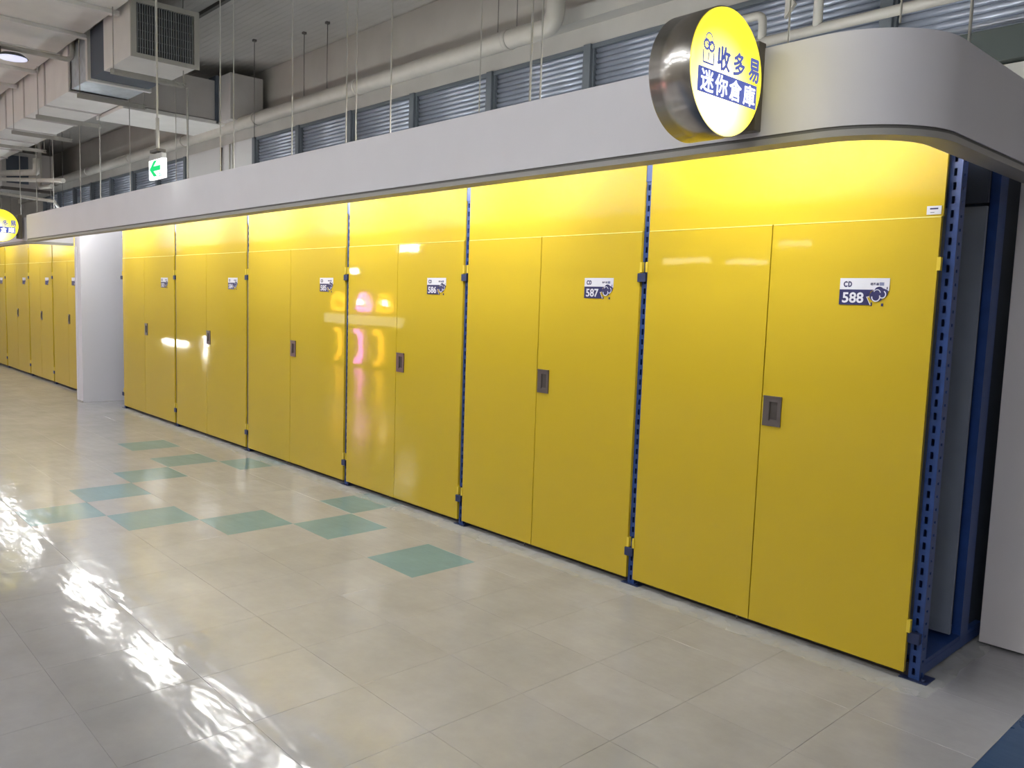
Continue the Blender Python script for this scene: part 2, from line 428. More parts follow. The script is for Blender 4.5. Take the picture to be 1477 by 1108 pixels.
# ------------------------------------------------------------------ racking uprights
def post_mesh(h=2.295, w=0.045, d=0.055):
    bm = bmesh.new()
    box(bm, 0, 0.014, 0, 0.004, 0.004, h); box(bm, w-0.018, w, 0, 0.004, 0.004, h)
    z = 0.02; box(bm, 0.014, w-0.018, 0, 0.004, 0.004, z)
    while z < h-0.03:
        box(bm, 0.014, w-0.018, 0, 0.004, z+0.030, min(z+0.055, h)); z += 0.055
    box(bm, 0, 0.004, 0.004, d, 0.004, h)
    # flange on the right side is perforated as well
    box(bm, w-0.004, w, 0.004, 0.020, 0.004, h); box(bm, w-0.004, w, 0.036, d, 0.004, h)
    z = 0.02
    while z < h-0.03:
        box(bm, w-0.004, w, 0.020, 0.036, z+0.012, min(z+0.055, h)); z += 0.055
    box(bm, 0, w, d, d+0.003, 0.004, h)
    bmesh.ops.translate(bm, vec=(-w/2, 0, 0), verts=bm.verts)
    return bm
po = obj('post_column', post_mesh(), BLUE); posts = {}
bm = bmesh.new(); box(bm, -.055, .06, -.02, .08, 0, .004); tube(bm, (.04, 0.0, .004), (.04, 0.0, .016), .008, 6); fp0 = obj('foot_plate', bm, NAVY)
bm = bmesh.new(); box(bm, -.026, .026, -.006, .06, 2.21, 2.297, 0.002); cap0 = obj('top_sleeve', bm, BLUE)
bm = bmesh.new(); box(bm, -.036, .019, -.026, .01, 0, .046, 0.002)
br0 = obj('hinge_bracket', bm, NAVY); first = True
def post(x, label, right=True, left=True):
    global first
    t = thing('rack_upright', label, 'upright', (x, 0.018 if x > 0 else -0.004, 0), 'blue slotted rack uprights')
    for src, zz in ((po, 0), (fp0, 0), (cap0, 0)):
        o = src if src.parent is None else copy_part(src, t)
        o.parent = t
    for z in (1.679, 0.163):
        if x > 0 and z > 1: continue
        if br0.parent is None: o = br0; o.parent = t; o.location = (0, 0, z)
        else: o = copy_part(br0, t, (0, 0, z))
    return t
post(-9.975, 'blue slotted rack upright at the left edge of locker 583 by the white partition')
post(-8.163, 'blue rack upright, first seam from the white partition (583 to 584)')
post(-6.318, 'blue rack upright, second seam from the white partition (584 to 585)')
post(-4.498, 'blue rack upright left of the neon reflections (585 to 586)')
post(-2.996, 'blue rack upright right of the neon reflections (586 to 587)')
post(-1.492, 'blue slotted rack upright left of the nearest locker, below the round sign')
post(0.028, 'blue slotted rack upright at the open right end of locker 588')

# ------------------------------------------------------------------ lockers
def handle_parts(parent, x, z):
    # recessed flush pull: plate frame with a sunk cup and a finger lip
    bm = bmesh.new(); w, h = 0.093, 0.142; x0, x1 = -w/2, w/2
    cx0, cx1, cz0, cz1 = -0.016, 0.028, 0.026, 0.116
    box(bm, x0, cx0, -.006, .0, 0, h); box(bm, cx1, x1, -.006, 0, 0, h); box(bm, cx0, cx1, -.006, 0, 0, cz0); box(bm, cx0, cx1, -.006, 0, cz1, h)
    box(bm, x0, x1, -.009, 0, h-0.008, h+0.001)                          # bright top lip
    hd = obj('handle', bm, HANDLE, parent, (x, -0.0205, z))
    bm = bmesh.new(); box(bm, cx0, cx1, -0.001, 0.0005, cz0, cz1); box(bm, cx0, cx0+.004, -.006, 0, cz0, cz1)
    o = obj('handle_cup', bm, HDARK, hd)
    bm = bmesh.new(); box(bm, cx0+.006, cx1, -.005, -.001, cz0, cz0+.006); o = obj('finger_lip', bm, HANDLE, hd)
    return hd
def sculpt_plate(parent, x, z, number):
    """number plate: white top band, navy lower band, dark rounded emblem with two pale rings at the right"""
    w = 0.215; h = 0.115
    bm = bmesh.new(); box(bm, -w/2, w/2, -.002, 0, 0.062, h)
    pl = obj('number_plate', bm, PWHITE, parent, (x, -0.0206, z), label='white and navy number plate')
    bm = bmesh.new()
    pts = [(-w/2, 0.0), (0.030, 0.0), (0.012, 0.034), (0.024, 0.040), (0.028, 0.058), (0.045, 0.066), (-w/2, 0.066)]
    A = [bm.verts.new((px, -0.0024, pz)) for px, pz in pts]; B = [bm.verts.new((px, 0, pz)) for px, pz in pts]
    bm.faces.new(A); bm.faces.new(B[::-1])
    for k in range(len(pts)): bm.faces.new((A[k], B[k], B[(k+1) % len(pts)], A[(k+1) % len(pts)]))
    obj('plate_band', bm, PBLUE, pl, label='navy lower band')
    bm = bmesh.new()
    for (ex, ez, er, sq) in ((0.056, 0.040, 0.030, 1.0), (0.078, 0.052, 0.024, 1.0), (0.066, 0.062, 0.020, .8), (.092, .058, .012, 1)):
        nn = 20
        A = [bm.verts.new((ex+math.cos(2*PI*k/nn)*er, -0.0026-.004*(ex-.05), ez+math.sin(2*PI*k/nn)*er*0.85)) for k in range(nn)]
        B = [bm.verts.new((v.co.x, 0, v.co.z)) for v in A]
        bm.faces.new(A)
        for k in range(nn): bm.faces.new((A[k], B[k], B[(k+1) % nn], A[(k+1) % nn]))
    box(bm, 0.034, 0.038, -.003, 0, -0.004, 0.012); box(bm, 0.078, 0.086, -.003, 0, -.004, .008); box(bm, 0.097, .101, -.003, 0, .068, .078)
    obj('plate_emblem', bm, PBLUE, pl, label='navy emblem')
    bm = bmesh.new()
    def arc(cx, cz, r, a0, a1, wd, nn=14):
        for k in range(nn):
            t0 = a0+(a1-a0)*k/nn; t1 = a0+(a1-a0)*(k+1)/nn
            q = [(cx+math.cos(t)*rr, cz+math.sin(t)*rr) for t, rr in ((t0, r-wd), (t1, r-wd), (t1, r+wd), (t0, r+wd))]
            bm.faces.new([bm.verts.new((u, -0.0036, v)) for u, v in q])
    arc(0.054, 0.034, 0.017, PI*0.95, PI*2.15, 0.0022); arc(0.080, 0.046, 0.015, -PI*0.75, PI*0.35, 0.0022)
    arc(0.058, 0.052, 0.014, 0.1, PI*0.9, 0.0016)
    for q in (((0.012, 0.036), (0.026, 0.036), (0.026, 0.0335), (0.012, 0.0335)), ((0.012, 0.036), (0.015, 0.036), (0.034, 0.0), (0.031, 0.0))):
        bm.faces.new([bm.verts.new((u, -0.0036, v)) for u, v in q])
    obj('emblem_rings', bm, PWHITE, pl, label='white rings')
    R90 = (PI/2, 0, 0)
    if number:
        text_obj('plate_lettering', 'C', 0.04, PBLUE, pl, (-0.082, -0.0026, 0.089), R90, 0.0, fat=0.05, fit=(0.018, 0.026))
        text_obj('plate_lettering', 'D', 0.04, PBLUE, pl, (-0.062, -0.0026, 0.089), R90, 0.0, fat=0.05, fit=(0.017, 0.025))
        text_obj('plate_number', number, 0.06, PWHITE, pl, (-0.046, -0.0030, 0.031), R90, 0.022, fit=(0.094, 0.046))
        text_obj('plate_lettering', '收多易', 0.02, PBLUE, pl, (0.045, -0.0026, 0.090), R90, 0.02, fit=(0.036, 0.012))
        bm = bmesh.new(); box(bm, 0.066, 0.085, -.0024, 0, 0.083, 0.097); obj('plate_box_mark', bm, mat('plate_grey_blue', (0.16, 0.18, 0.30), 0.4), pl)
    return pl
def locker(xl, xr, xs, number, label, numbered=True):
    t = thing('storage_locker', label, 'locker', ((xl+xr)/2, 0, 0), 'yellow storage lockers'); cx = t.location.x
    xl -= cx; xr -= cx; xs -= cx
    bm = bmesh.new(); box(bm, xl-.004, xr+.004, -0.014, 0.0, 1.9495, 2.36, 0.0006); obj('upper_panel', bm, YEL, t)
    for (p, q, rgt) in ((xl, xs-0.0022, False), (xs+0.0022, xr, True)):
        bm = bmesh.new()
        pr = [(0, .035), (-.0195, .035), (-.020, .0355), (-.020, 1.943), (-.0145, 1.9485), (0, 1.9485)]
        A = [bm.verts.new((p+.0006, y, z)) for y, z in pr]; B = [bm.verts.new((q-.0006, y, z)) for y, z in pr]
        bm.faces.new(A); bm.faces.new(B[::-1])
        for k in range(6): bm.faces.new((A[k], B[k], B[(k+1) % 6], A[(k+1) % 6]))
        d = obj('door', bm, YEL, t)
        e_ = q if rgt else p; s_ = 1 if rgt else -1
        for z in (1.731, 0.212):
            bm = bmesh.new(); box(bm, min(e_-s_*.003, e_+s_*.012), max(e_-s_*.003, e_+s_*.012), -.024, -.004, z, z+.054)
            obj('hinge_leaf', bm, YEDGE, d)
        bm = bmesh.new(); box(bm, p+.002, q-.002, -.0206, -.0005, 1.9452, 1.9492); obj('edge_highlight', bm, EDGEHI, d)  # pale strip stands in for light caught on the door top
        if rgt:
            handle_parts(d, xs+0.058, 1.002)
            sculpt_plate(d, xr-0.292 if (xr-xl) < 1.6 else xr-0.292, 1.585, number if numbered else None)
    # carcass behind the doors
    if number != '588':
        bm = bmesh.new(); box(bm, xl+.0, xr-.0, 0.10, 1.5, 0.05, 2.30); obj('carcass', bm, DARKB, t)
        bm = bmesh.new(); box(bm, xl, xl+.01, .002, .10, .05, 2.3); obj('side_return', bm, DARKB, t)
        bm = bmesh.new(); box(bm, xr-.01, xr, .002, .10, .05, 2.3); obj('side_return', bm, DARKB, t)
    bm = bmesh.new(); box(bm, xl, xr, 0.035, 0.05, 0.0, 0.06); obj('kick_board', bm, DARK, t)
    bm = bmesh.new(); tube(bm, (xs-.07, -.006, 0.010), (xs-.07, -.006, 0.05), 0.004, 8); obj('floor_bolt', bm, CHROME, t)
    return t
LX = [(-9.952, -8.192, -9.155, '583', 'leftmost near yellow locker, plate 583, next to the white partition'),
      (-8.132, -6.343, -7.29, '584', 'wide yellow locker 584, second from the white partition'),
      (-6.290, -4.523, -5.440, '585', 'wide yellow locker 585, third from the white partition'),
      (-4.472, -3.021, -3.789, '586', 'narrow yellow locker 586 mirroring pink and amber neon, fourth from the partition'),
      (-2.970, -1.516, -2.281, '587', 'narrow yellow locker 587, next to the one at the open end'),
      (-1.469, 0.0, -0.745, '588', 'large nearest yellow locker 588 under the round sign, small white sticker')]
for L_ in LX:
    t = locker(*L_)
# the open side of 588
cx = t.location.x
def r588(o): o.location.x -= cx; o.parent = t
bm = bmesh.new(); box(bm, -1.43, 0.030, 0.40, 0.42, 0.10, 2.03); o = obj('inner_board', bm, SLATE, t, label='slate grey board'); o.location.x = -cx
bm = bmesh.new(); box(bm, -1.43, 0.045, 0.08, 0.78, 0.055, 0.075); box(bm, .028, .046, .07, .78, 0.012, .055); o = obj('bottom_shelf', bm, BLUE, t, label='blue bottom shelf and rail'); o.location.x = -cx
bm = bmesh.new(); box(bm, 0.008, 0.046, 0.50, 0.60, 0.055, 2.3); o = obj('rear_upright', bm, BLUE, t, label='blue rear upright'); o.location.x = -cx
bm = bmesh.new(); box(bm, -1.43, 0.02, 0.62, 1.5, 0.05, 2.3); o = obj('carcass', bm, DARKB, t); o.location.x = -cx
bm = bmesh.new(); box(bm, -1.43, 0.03, 0.40, 0.42, 2.045, 2.3); o = obj('upper_rear_board', bm, DARKB, t); o.location.x = -cx
bm = bmesh.new(); box(bm, -0.060, -0.004, -0.0185, -0.016, 1.957, 1.991); o = obj('sticker', bm, PWHITE, t, label='small white sticker'); o.location.x = -cx
bm = bmesh.new(); box(bm, -0.048, -0.016, -0.0188, -0.0185, 1.977, 1.983); box(bm, -.046, -.030, -.0188, -.0185, 1.964, 1.966)
s2 = obj('sticker_print', bm, PBLUE, o)

# far run of lockers
farL = [(-18.38, -16.66, -17.5, 'far', 'far yellow locker cut by the left edge of the photo, first from the left'),
        (-16.60, -14.88, -15.74, 'far', 'far yellow locker, second from the left edge of the photo'),
        (-14.82, -13.36, -14.09, 'far', 'far yellow locker, third from the left edge of the photo'),
        (-13.30, -11.85, -12.48, 'far', 'far yellow locker partly hidden by the white partition')]
for L_ in farL: locker(*L_, numbered=False)
post(-16.63, 'blue rack upright between the first and second far lockers')
post(-14.85, 'blue rack upright between the second and third far lockers')
post(-13.33, 'blue rack upright between the third and fourth far lockers')
post(-11.82, 'blue rack upright behind the white partition, at the end of the far lockers')

# ------------------------------------------------------------------ cove tubes behind the fascias
def cove(xc, label, y=-0.52, half=.59):
    t = thing('cove_light', label, 'lamp', (xc, y, 2.425), 'fluorescent battens hidden behind the fascia')
    hb = half+.03
    bm = bmesh.new(); box(bm, -hb, hb, -.03, .03, .022, .045, 0.004); obj('batten', bm, HOUS, t)
    for sx in (-.5, .5):
        bm = bmesh.new(); box(bm, sx*half-.015, sx*half+.015, -.27, -.02, .034, .044); obj('bracket_arm', bm, HOUS, t)
        bm = bmesh.new(); box(bm, 2*sx*half-.01, 2*sx*half+.01, -.015, .015, -.018, .03); obj('lamp_holder', bm, HOUS, t)
    bm = bmesh.new(); tube(bm, (-half, 0, 0), (half, 0, 0), 0.014, 12); obj('lamp_tube', bm, TUBE, t)
for k, xc in enumerate((-0.75, -2.55, -4.15, -5.75, -7.50, -9.30)):
    cove(xc, 'fluorescent batten hidden behind the near fascia, %s from the round sign' % ('first', 'second', 'third', 'fourth', 'fifth', 'sixth')[k])
for xc, l in ((-12.4, 'nearest'), (-14.3, 'middle'), (-16.4, 'farthest')): cove(xc, 'fluorescent batten over the far lockers, the %s one' % l)

for xc, l in ((-1.6, 'nearest'), (-4.4, 'second'), (-7.4, 'third'), (-12.8, 'fourth'), (-16.2, 'farthest')):  # unseen uplights added to brighten the shutters, back wall and ceiling
    t = thing('added_uplight', 'added unseen batten on the locker tops to brighten the shutters, %s' % l, 'lamp', (xc, 1.30, 2.36), 'added battens on top of the lockers')
    bm = bmesh.new(); box(bm, -.62, .62, -.04, .03, -.06, -.02, 0.004); obj('batten', bm, HOUS, t)
    bm = bmesh.new(); tube(bm, (-.59, 0, 0), (.59, 0, 0), 0.014, 12); obj('lamp_tube', bm, TUBE2, t)
cove(-10.38, 'short fluorescent batten hidden above the alcove beside the white partition', half=.28)

# ------------------------------------------------------------------ round illuminated signs
def emis(name, col, s, hot=None):
    M = bpy.data.materials.new(name); M.use_nodes = True; nt = M.node_tree; N = nt.nodes; L = nt.links; P = N['Principled BSDF']
    P.inputs['Base Color'].default_value = (*[min(1, v*.8) for v in col], 1); P.inputs['Roughness'].default_value = 0.25
    P.inputs['Emission Color'].default_value = (*col, 1); P.inputs['Emission Strength'].default_value = s
    if hot:   # lamps inside the box shine through brightest near hot
        tc = N.new('ShaderNodeTexCoord'); vm = N.new('ShaderNodeVectorMath'); vm.operation = 'DISTANCE'; vm.inputs[1].default_value = hot
        L.new(tc.outputs['Object'], vm.inputs[0])
        r = N.new('ShaderNodeMapRange'); r.interpolation_type = 'SMOOTHSTEP'
        r.inputs['From Min'].default_value = 0.05; r.inputs['From Max'].default_value = 0.27; r.inputs['To Min'].default_value = s*3.2; r.inputs['To Max'].default_value = s
        L.new(vm.outputs['Value'], r.inputs['Value']); L.new(r.outputs[0], P.inputs['Emission Strength'])
        r2 = N.new('ShaderNodeMapRange'); r2.inputs['From Min'].default_value = 0.05; r2.inputs['From Max'].default_value = 0.22
        L.new(vm.outputs['Value'], r2.inputs['Value'])
        mx = N.new('ShaderNodeMix'); mx.data_type = 'RGBA'
        mx.inputs[6].default_value = (1.0, 0.92, 0.55, 1); mx.inputs[7].default_value = (*col, 1)
        L.new(r2.outputs[0], mx.inputs[0]); L.new(mx.outputs[2], P.inputs['Emission Color'])
    return M
SY = emis('sign_yellow_lit', (1.0, 0.86, 0.05), SIGN_GLOW, hot=(0, -0.06, -0.09))
SB = emis('sign_blue_lit', (0.10, 0.14, 0.50), 0.75)
SW = emis('sign_white_lit', (1.0, 1.0, 0.95), 1.4)
def round_sign(x, y, z, label, R_=0.212, T=0.165):
    t = thing('round_sign', label, 'sign', (x, y, z), 'round yellow lightbox signs')
    bm = bmesh.new(); n = 72
    def ring(xx, r): return [bm.verts.new((xx, math.cos(2*PI*k/n)*r, math.sin(2*PI*k/n)*r)) for k in range(n)]
    rings = [ring(-T, R_-.006), ring(-T, R_), ring(-0.004, R_), ring(-0.004, R_-.004)]
    for i in range(3):
        for k in range(n):
            f = bm.faces.new((rings[i][k], rings[i][(k+1) % n], rings[i+1][(k+1) % n], rings[i+1][k])); f.smooth = (i == 1)
    obj('drum_body', bm, CHROME, t, label='brushed steel drum')
    for nm, s in (('front_face', 1), ('rear_face', -1)):
        bm = bmesh.new()
        x0 = -0.004 if s > 0 else -T+.0
        rr = [(x0, R_-.004), (x0+s*.008, R_-.006), (x0+s*.014, R_-.014), (x0+s*.0142, R_-.03)]
        R2 = [ring(*q) for q in rr]
        for i in range(3):
            for k in range(n):
                f = bm.faces.new((R2[i][k], R2[i][(k+1) % n], R2[i+1][(k+1) % n], R2[i+1][k])); f.smooth = True
        bm.faces.new(R2[-1] if s > 0 else R2[-1][::-1])
        fc = obj(nm, bm, SY if s > 0 else CHROME, t, label='glowing yellow acrylic face' if s > 0 else None)
        if s < 0: continue
        X = x0+.0146
        # text rotation: local x -> +y, local y -> +z, normal -> +x
        ROT = (PI/2, 0, PI/2); K = R_
        bm = bmesh.new(); box(bm, X-.0004, X, -.87*K, .80*K, -.45*K, -.07*K); obj('blue_band', bm, SB, fc, label='blue band')
        for ch, u in zip('迷你倉庫', (-.62, -.23, .17, .58)):
            text_obj('sign_letter', ch, .1, SW, fc, (X+.0006, u*K, -.26*K), ROT, 0.0, fat=0.018, fit=(.35*K, .33*K))
        for ch, u, w in zip('收多易', (-.20, .24, .68), (.36, .34, .32)):
            text_obj('sign_letter', ch, .1, SB, fc, (X+.0006, u*K, .155*K), ROT, 0.0, fat=0.032, fit=(w*K, .38*K))
        # little box emblem at the left of the upper row
        bm = bmesh.new()
        def seg(u0, v0, u1, v1, w=.014):
            d = Vector((u1-u0, v1-v0)); l = d.length; d /= l; nx, ny = -d.y*w, d.x*w
            q = [(u0+nx, v0+ny), (u1+nx, v1+ny), (u1-nx, v1-ny), (u0-nx, v0-ny)]
            bm.faces.new([bm.verts.new((X+.0006, uu*K, vv*K)) for uu, vv in q])
        seg(-.76, .18, -.76, .0); seg(-.76, 0, -.48, 0); seg(-.48, 0, -.48, .18); seg(-.62, .05, -.62, .16)
        for (cu_, cv_, r_, w_) in ((-.68, .27, .07, .020), (-.55, .26, .07, .020), (-.62, .36, .09, .010)):
            for k in range(14): 
                t0, t1 = 2*PI*k/14, 2*PI*(k+1)/14
                seg(cu_+math.cos(t0)*r_, cv_+math.sin(t0)*r_, cu_+math.cos(t1)*r_, cv_+math.sin(t1)*r_, w_)
        obj('sign_emblem', bm, SB, fc)
    bm = bmesh.new(); box(bm, -T+.03, -.012, R_-.006, R_+.042, -.155, .155, 0.003); obj('wall_bracket', bm, mat('bracket_bronze', (0.16, 0.14, 0.11), 0.45), t)
    return t
round_sign(-0.33, -1.098, 2.342, 'large round yellow lightbox sign on the near fascia above locker 588')
round_sign(-11.22, -1.125, 2.33, 'small-looking round yellow sign cut by the left edge, on the far fascia')

# ------------------------------------------------------------------ hanger rods to the fascia
def rod(x, y, z0, z1, label, r=0.007, m=RODM, group='thin rods hanging from the ceiling', clamp=True):
    t = thing('hanger_rod', label, 'rod', (x, y, z0), group)
    bm = bmesh.new(); tube(bm, (0, 0, 0), (0, 0, z1-z0), r*.62, 8); obj('rod_shaft', bm, m, t)
    if clamp:
        bm = bmesh.new(); box(bm, -.025, .025, -.025, .025, z1-z0-.03, z1-z0); obj('ceiling_clip', bm, m, t)
    return t
RX = [(-2.77, .007, 'rod down to the fascia above locker 586, right of the short dark mullion'),
      (-5.111, .0075, 'pale rod to the fascia, left one of the close pair beside the grille'),
      (-4.87, .006, 'pale rod to the fascia, right one of the close pair above locker 585'),
      (-3.947, .007, 'pale rod to the fascia above locker 585, over the second shutter'),
      (-3.252, .007, 'rod to the fascia above the gap of 585 and 586, left of a close pair'),
      (-3.14, .007, 'rod to the fascia above locker 586, right one of the close pair'),
      (-1.979, .005, 'thin rod to the fascia above the left door of locker 587'),
      (-1.609, .009, 'bright rod to the fascia above locker 587, left of a close pair'),
      (-1.539, .007, 'rod to the fascia above locker 587, beside the drooping drain pipe'),
      (-0.283, .006, 'thin rod to the fascia just right of the round sign'),
      (0.108, .006, 'thin rod to the fascia where it begins to curve'),
      (0.357-.16, .009, 'rightmost rod, at the rounded corner of the fascia')]
for x, r, l in RX:
    rod(x, -0.80 if x < .15 else -0.45, 2.481, 5.35, l, r)
for x, r, l in ((-10.55, .009, 'pale rod right beside the stem of the exit sign, coming down behind the duct'),
                (-12.45, .011, 'pale rod coming down behind the duct, first left of the exit sign'),
                (-13.95, .018, 'thicker pale rod coming down behind the duct, second left of the exit sign'),
                (-15.10, .013, 'pale rod coming down behind the duct, third left of the exit sign'),
                (-16.90, .013, 'pale rod coming down behind the duct, above the far lockers'),
                (-18.20, .013, 'pale rod crossing the far corner pipes, second from the left edge'),
                (-19.60, .013, 'pale rod crossing the far corner pipes, nearest the left edge')):
    rod(x, 0.90, 2.6, 5.35, l, r)
rod(-9.77, 0.76, 2.9, 4.2, 'thick pale rod below the first channel hanger, right of the exit sign', .022, clamp=False)
rod(-10.774, 2.162, 3.9, 5.35, 'dark rod with a ceiling clip left of the two short pipe hangers', .009, RODD)
rod(-9.876, 2.5, 4.45, 5.35, 'dark hanger of the long pipe, left of two close ones', .009, RODD)
rod(-9.22, 2.5, 4.45, 5.35, 'dark hanger of the long pipe, right of two close ones', .009, RODD)
rod(-5.62, 2.5, 4.45, 5.35, 'dark hanger of the long pipe near the drain pipe, left one', .008, RODD)
rod(-5.32, 2.5, 4.45, 5.35, 'dark hanger of the long pipe near the drain pipe, right one', .008, RODD)

# ------------------------------------------------------------------ pipes on the back wall
t = thing('ceiling_pipe', 'long cream pipe running along the back wall above the shutters', 'pipe', (-17, 2.55, 4.355))
bm = bmesh.new(); polytube(bm, [(-11, 0, 0), (12.2, 0, 0), (12.2, 0, 1.0)], 0.098, 16, 0.16); obj('pipe_run', bm, PIPEM, t)
bm = bmesh.new()
for k in range(8): tube(bm, (-9.5+k*3.0-.03, 0, 0), (-9.5+k*3.0+.03, 0, 0), 0.108, 16)
obj('pipe_collar', bm, PIPEM, t); 
bm = bmesh.new(); box(bm, -30, 6, 2.86, 3.04, 4.47, 4.62); struct('trim_4', bm, WALLM)
t = thing('ceiling_pipe', 'cream pipe with upturned elbows in front of the shutters behind the round sign', 'pipe', (-1.4, 2.5, 3.71))
bm = bmesh.new(); polytube(bm, [(-1.35, 0, -.02), (1.8, 0, 0.0)], 0.038, 12); obj('pipe_run', bm, PIPEM, t)
bm = bmesh.new(); polytube(bm, [(-1.60, 0, .20), (-1.0, 0, .20), (-1.0, 0, -.02)], 0.034, 12, .07); obj('pipe_elbow', bm, PIPEM, t)
bm = bmesh.new(); tube(bm, (-.53, 0, 0), (-.53, 0, .9), 0.036, 12); obj('pipe_riser', bm, PIPEM, t)
bm = bmesh.new()
v = [bm.verts.new(p) for p in ((-.80, -.02, .33), (-.72, -.02, .22), (-.80, -.02, .12), (-.80, .02, .33), (-.72, .02, .22), (-.80, .02, .12))]
for f in ((0, 1, 2), (5, 4, 3), (0, 3, 4, 1), (1, 4, 5, 2), (2, 5, 3, 0)): bm.faces.new([v[i] for i in f])
obj('gusset_bracket', bm, PIPEM, t)
tag(obj('cable', polytube(bmesh.new(), [(-13.9, 3.0, 4.24), (-13.88, 2.98, 3.9), (-13.9, 3.0, 3.4)], .018, 8), mat('dark_cable', (.06, .04, .035), .6)), 'dark cable hanging down the pale wall pier', 'cable')
for k, x in enumerate((-13.55, -13.42)):
    tag(obj('conduit', polytube(bmesh.new(), [(x, 3.0, 4.26), (x, 3.0, 3.4)], .012, 8), PIPEM), 'thin pale conduit on the wall pier, %s of two' % ('left', 'right')[k], 'conduit')
tag(obj('cable_loop', polytube(bmesh.new(), [(.0, .25, 2.50), (.02, .25, 2.585), (.1, .2, 2.575), (.15, .15, 2.46)], .006, 8, .04), RODD), 'black cable looping over the rounded corner of the fascia', 'cable')

# ------------------------------------------------------------------ ducts
t = thing('air_duct', 'white air duct with a square return grille on its end, left of the hanging rods', 'duct', (-9.56, 0.405, 4.42))
def db(nm, x0, x1, y0, y1, z0, z1, m_, lab=None, bev=0.004, par=None):
    bm = bmesh.new(); box(bm, x0, x1, y0, y1, z0, z1, bev); return obj(nm, bm, m_, par or t, label=lab)
db('duct_box', -1.10, -0.03, -.40, .40, 0, .67, DUCTW)
db('canvas_joint', -1.72, -1.10, -.385, .385, .015, .655, CANV, 'dark flexible joint')
db('duct_flange', -1.80, -1.72, -.43, .43, -.02, .70, DUCTW)
db('duct_reducer', -2.66, -1.80, -.385, .40, 0.02, .64, GALV, 'bare galvanised section')
db('duct_box', -16.4, -2.66, -.40, .40, -.0, .66, DUCTW)
for k in range(10):
    db('duct_flange', -2.70-k*1.35, -2.66-k*1.35, -.42, .42, -.02, .68, DUCTG)
bm = bmesh.new(); box(bm, 0, .03, -.42, .42, -.02, .03); box(bm, 0, .03, -.42, .42, .63, .69); box(bm, 0, .03, -.42, -.355, .03, .63); box(bm, 0, .03, .355, .42, .03, .63)
gr = obj('grille_frame', bm, GRILLF, t, label='cream grille frame')
bm = bmesh.new(); box(bm, -.02, -.012, -.355, .355, .03, .63); obj('grille_back', bm, GRILLD, gr)
bm = bmesh.new(); box(bm, -.006, .012, -.0055, .0055, .03, .63); g0 = obj('grille_bar', bm, GRILLB, gr); g0.location = (0, -.335, 0)
for k in range(1, 24): copy_part(g0, gr, (0, -.335+k*.67/23, 0))
bm = bmesh.new(); 
for k in range(5): box(bm, -.010, -.006, -.355, .355, .11+k*.1, .118+k*.1)
obj('grille_crossbar', bm, GRILLB, gr)

t = thing('branch_duct', 'grey branch duct crossing to the back wall behind the exit sign', 'duct', (-13.0, 1.8, 4.42))
db('duct_box', -.8, .45, -.98, .9, 0.02, .66, DUCTG)
db('duct_flange', .42, .95, .55, 1.12, -.02, .72, DUCTG)
db('duct_flange', .20, .50, .50, .55, -.05, .74, CANV, 'dark joint')
db('duct_underside_rail', -.85, .5, -.98, .9, -.06, .0, DUCTW)

t = thing('flat_duct', 'broad flat white duct with cross ribs at the upper left', 'duct', (-9.0, -1.9, 5.0))
db('duct_sheet', -17, 4.5, -1.8, 1.83, 0, .30, DUCTW, bev=.01)
for k in range(14):
    bm = bmesh.new(); box(bm, -.05, .05, -1.85, 1.87, -.055, .0, .004); o = obj('cross_rib', bm, DUCTW, t, (-.95-k*1.34+1.34, 0, 0))
t = thing('flat_duct_hanger', 'bent white conduit under the flat white duct, carrying the round lamp', 'conduit', (-12.0, -.4, 4.80))
bm = bmesh.new(); polytube(bm, [(0, -2.6, 0), (0, .38, 0), (0, .38, .35)], .035, 12, .10); obj('conduit_run', bm, PIPEM, t)
t = thing('bay_lamp', 'round downlight with dark bracket under the flat duct at the upper left', 'lamp', (-11.95, -.78, 4.66))
bm = bmesh.new(); tube(bm, (0, 0, 0), (0, 0, .05), .19, 28, r2=.13); obj('lamp_housing', bm, mat('lamp_dark', (.10, .11, .12), .5), t)
bm = bmesh.new(); tube(bm, (0, 0, -.012), (0, 0, 0), .175, 28); obj('lamp_lens', bm, emis('bay_lens', (.75, .77, 1.0), .8), t)
bm = bmesh.new(); box(bm, -.03, .03, -.20, -.14, .0, .12); box(bm, -.04, .04, -.22, -.17, -.06, .02); obj('lamp_bracket', bm, RODD, t)

# trapeze hangers: slotted channel on two rods
def trapeze(x, y0, y1, z, label):
    t = thing('trapeze_hanger', label, 'hanger', (x, (y0+y1)/2, z), 'slotted channel hangers under the duct'); h = (y1-y0)/2
    bm = bmesh.new(); box(bm, -.03, .03, -h, h, .056, .060); box(bm, -.03, -.026, -h, h, 0.0, .060); box(bm, .026, .03, -h, h, 0.040, .060)
    box(bm, .026, .03, -h, h, 0, .014)
    n_ = int(2*h/.14)
    for k in range(n_+1): box(bm, .026, .03, max(-h, -h+k*.14-.03), min(h, -h+k*.14+.03), .014, .040)
    obj('channel', bm, RODM, t)
    for y in (-h+.03, h-.03):
        bm = bmesh.new(); tube(bm, (0, y, 0), (0, y, 5.35-z), .007, 8); obj('rod_shaft', bm, RODM, t)
for k, (x, y0, y1) in enumerate(((-9.8, -.17, .75), (-11.55, -.08, .84), (-13.65, -.12, .84), (-15.5, -.08, .88), (-17.3, -.08, .88))):
    trapeze(x, y0, y1, 4.20, 'slotted steel channel hanger under the duct, %s from the grille' % ('first', 'second', 'third', 'fourth', 'fifth')[k])

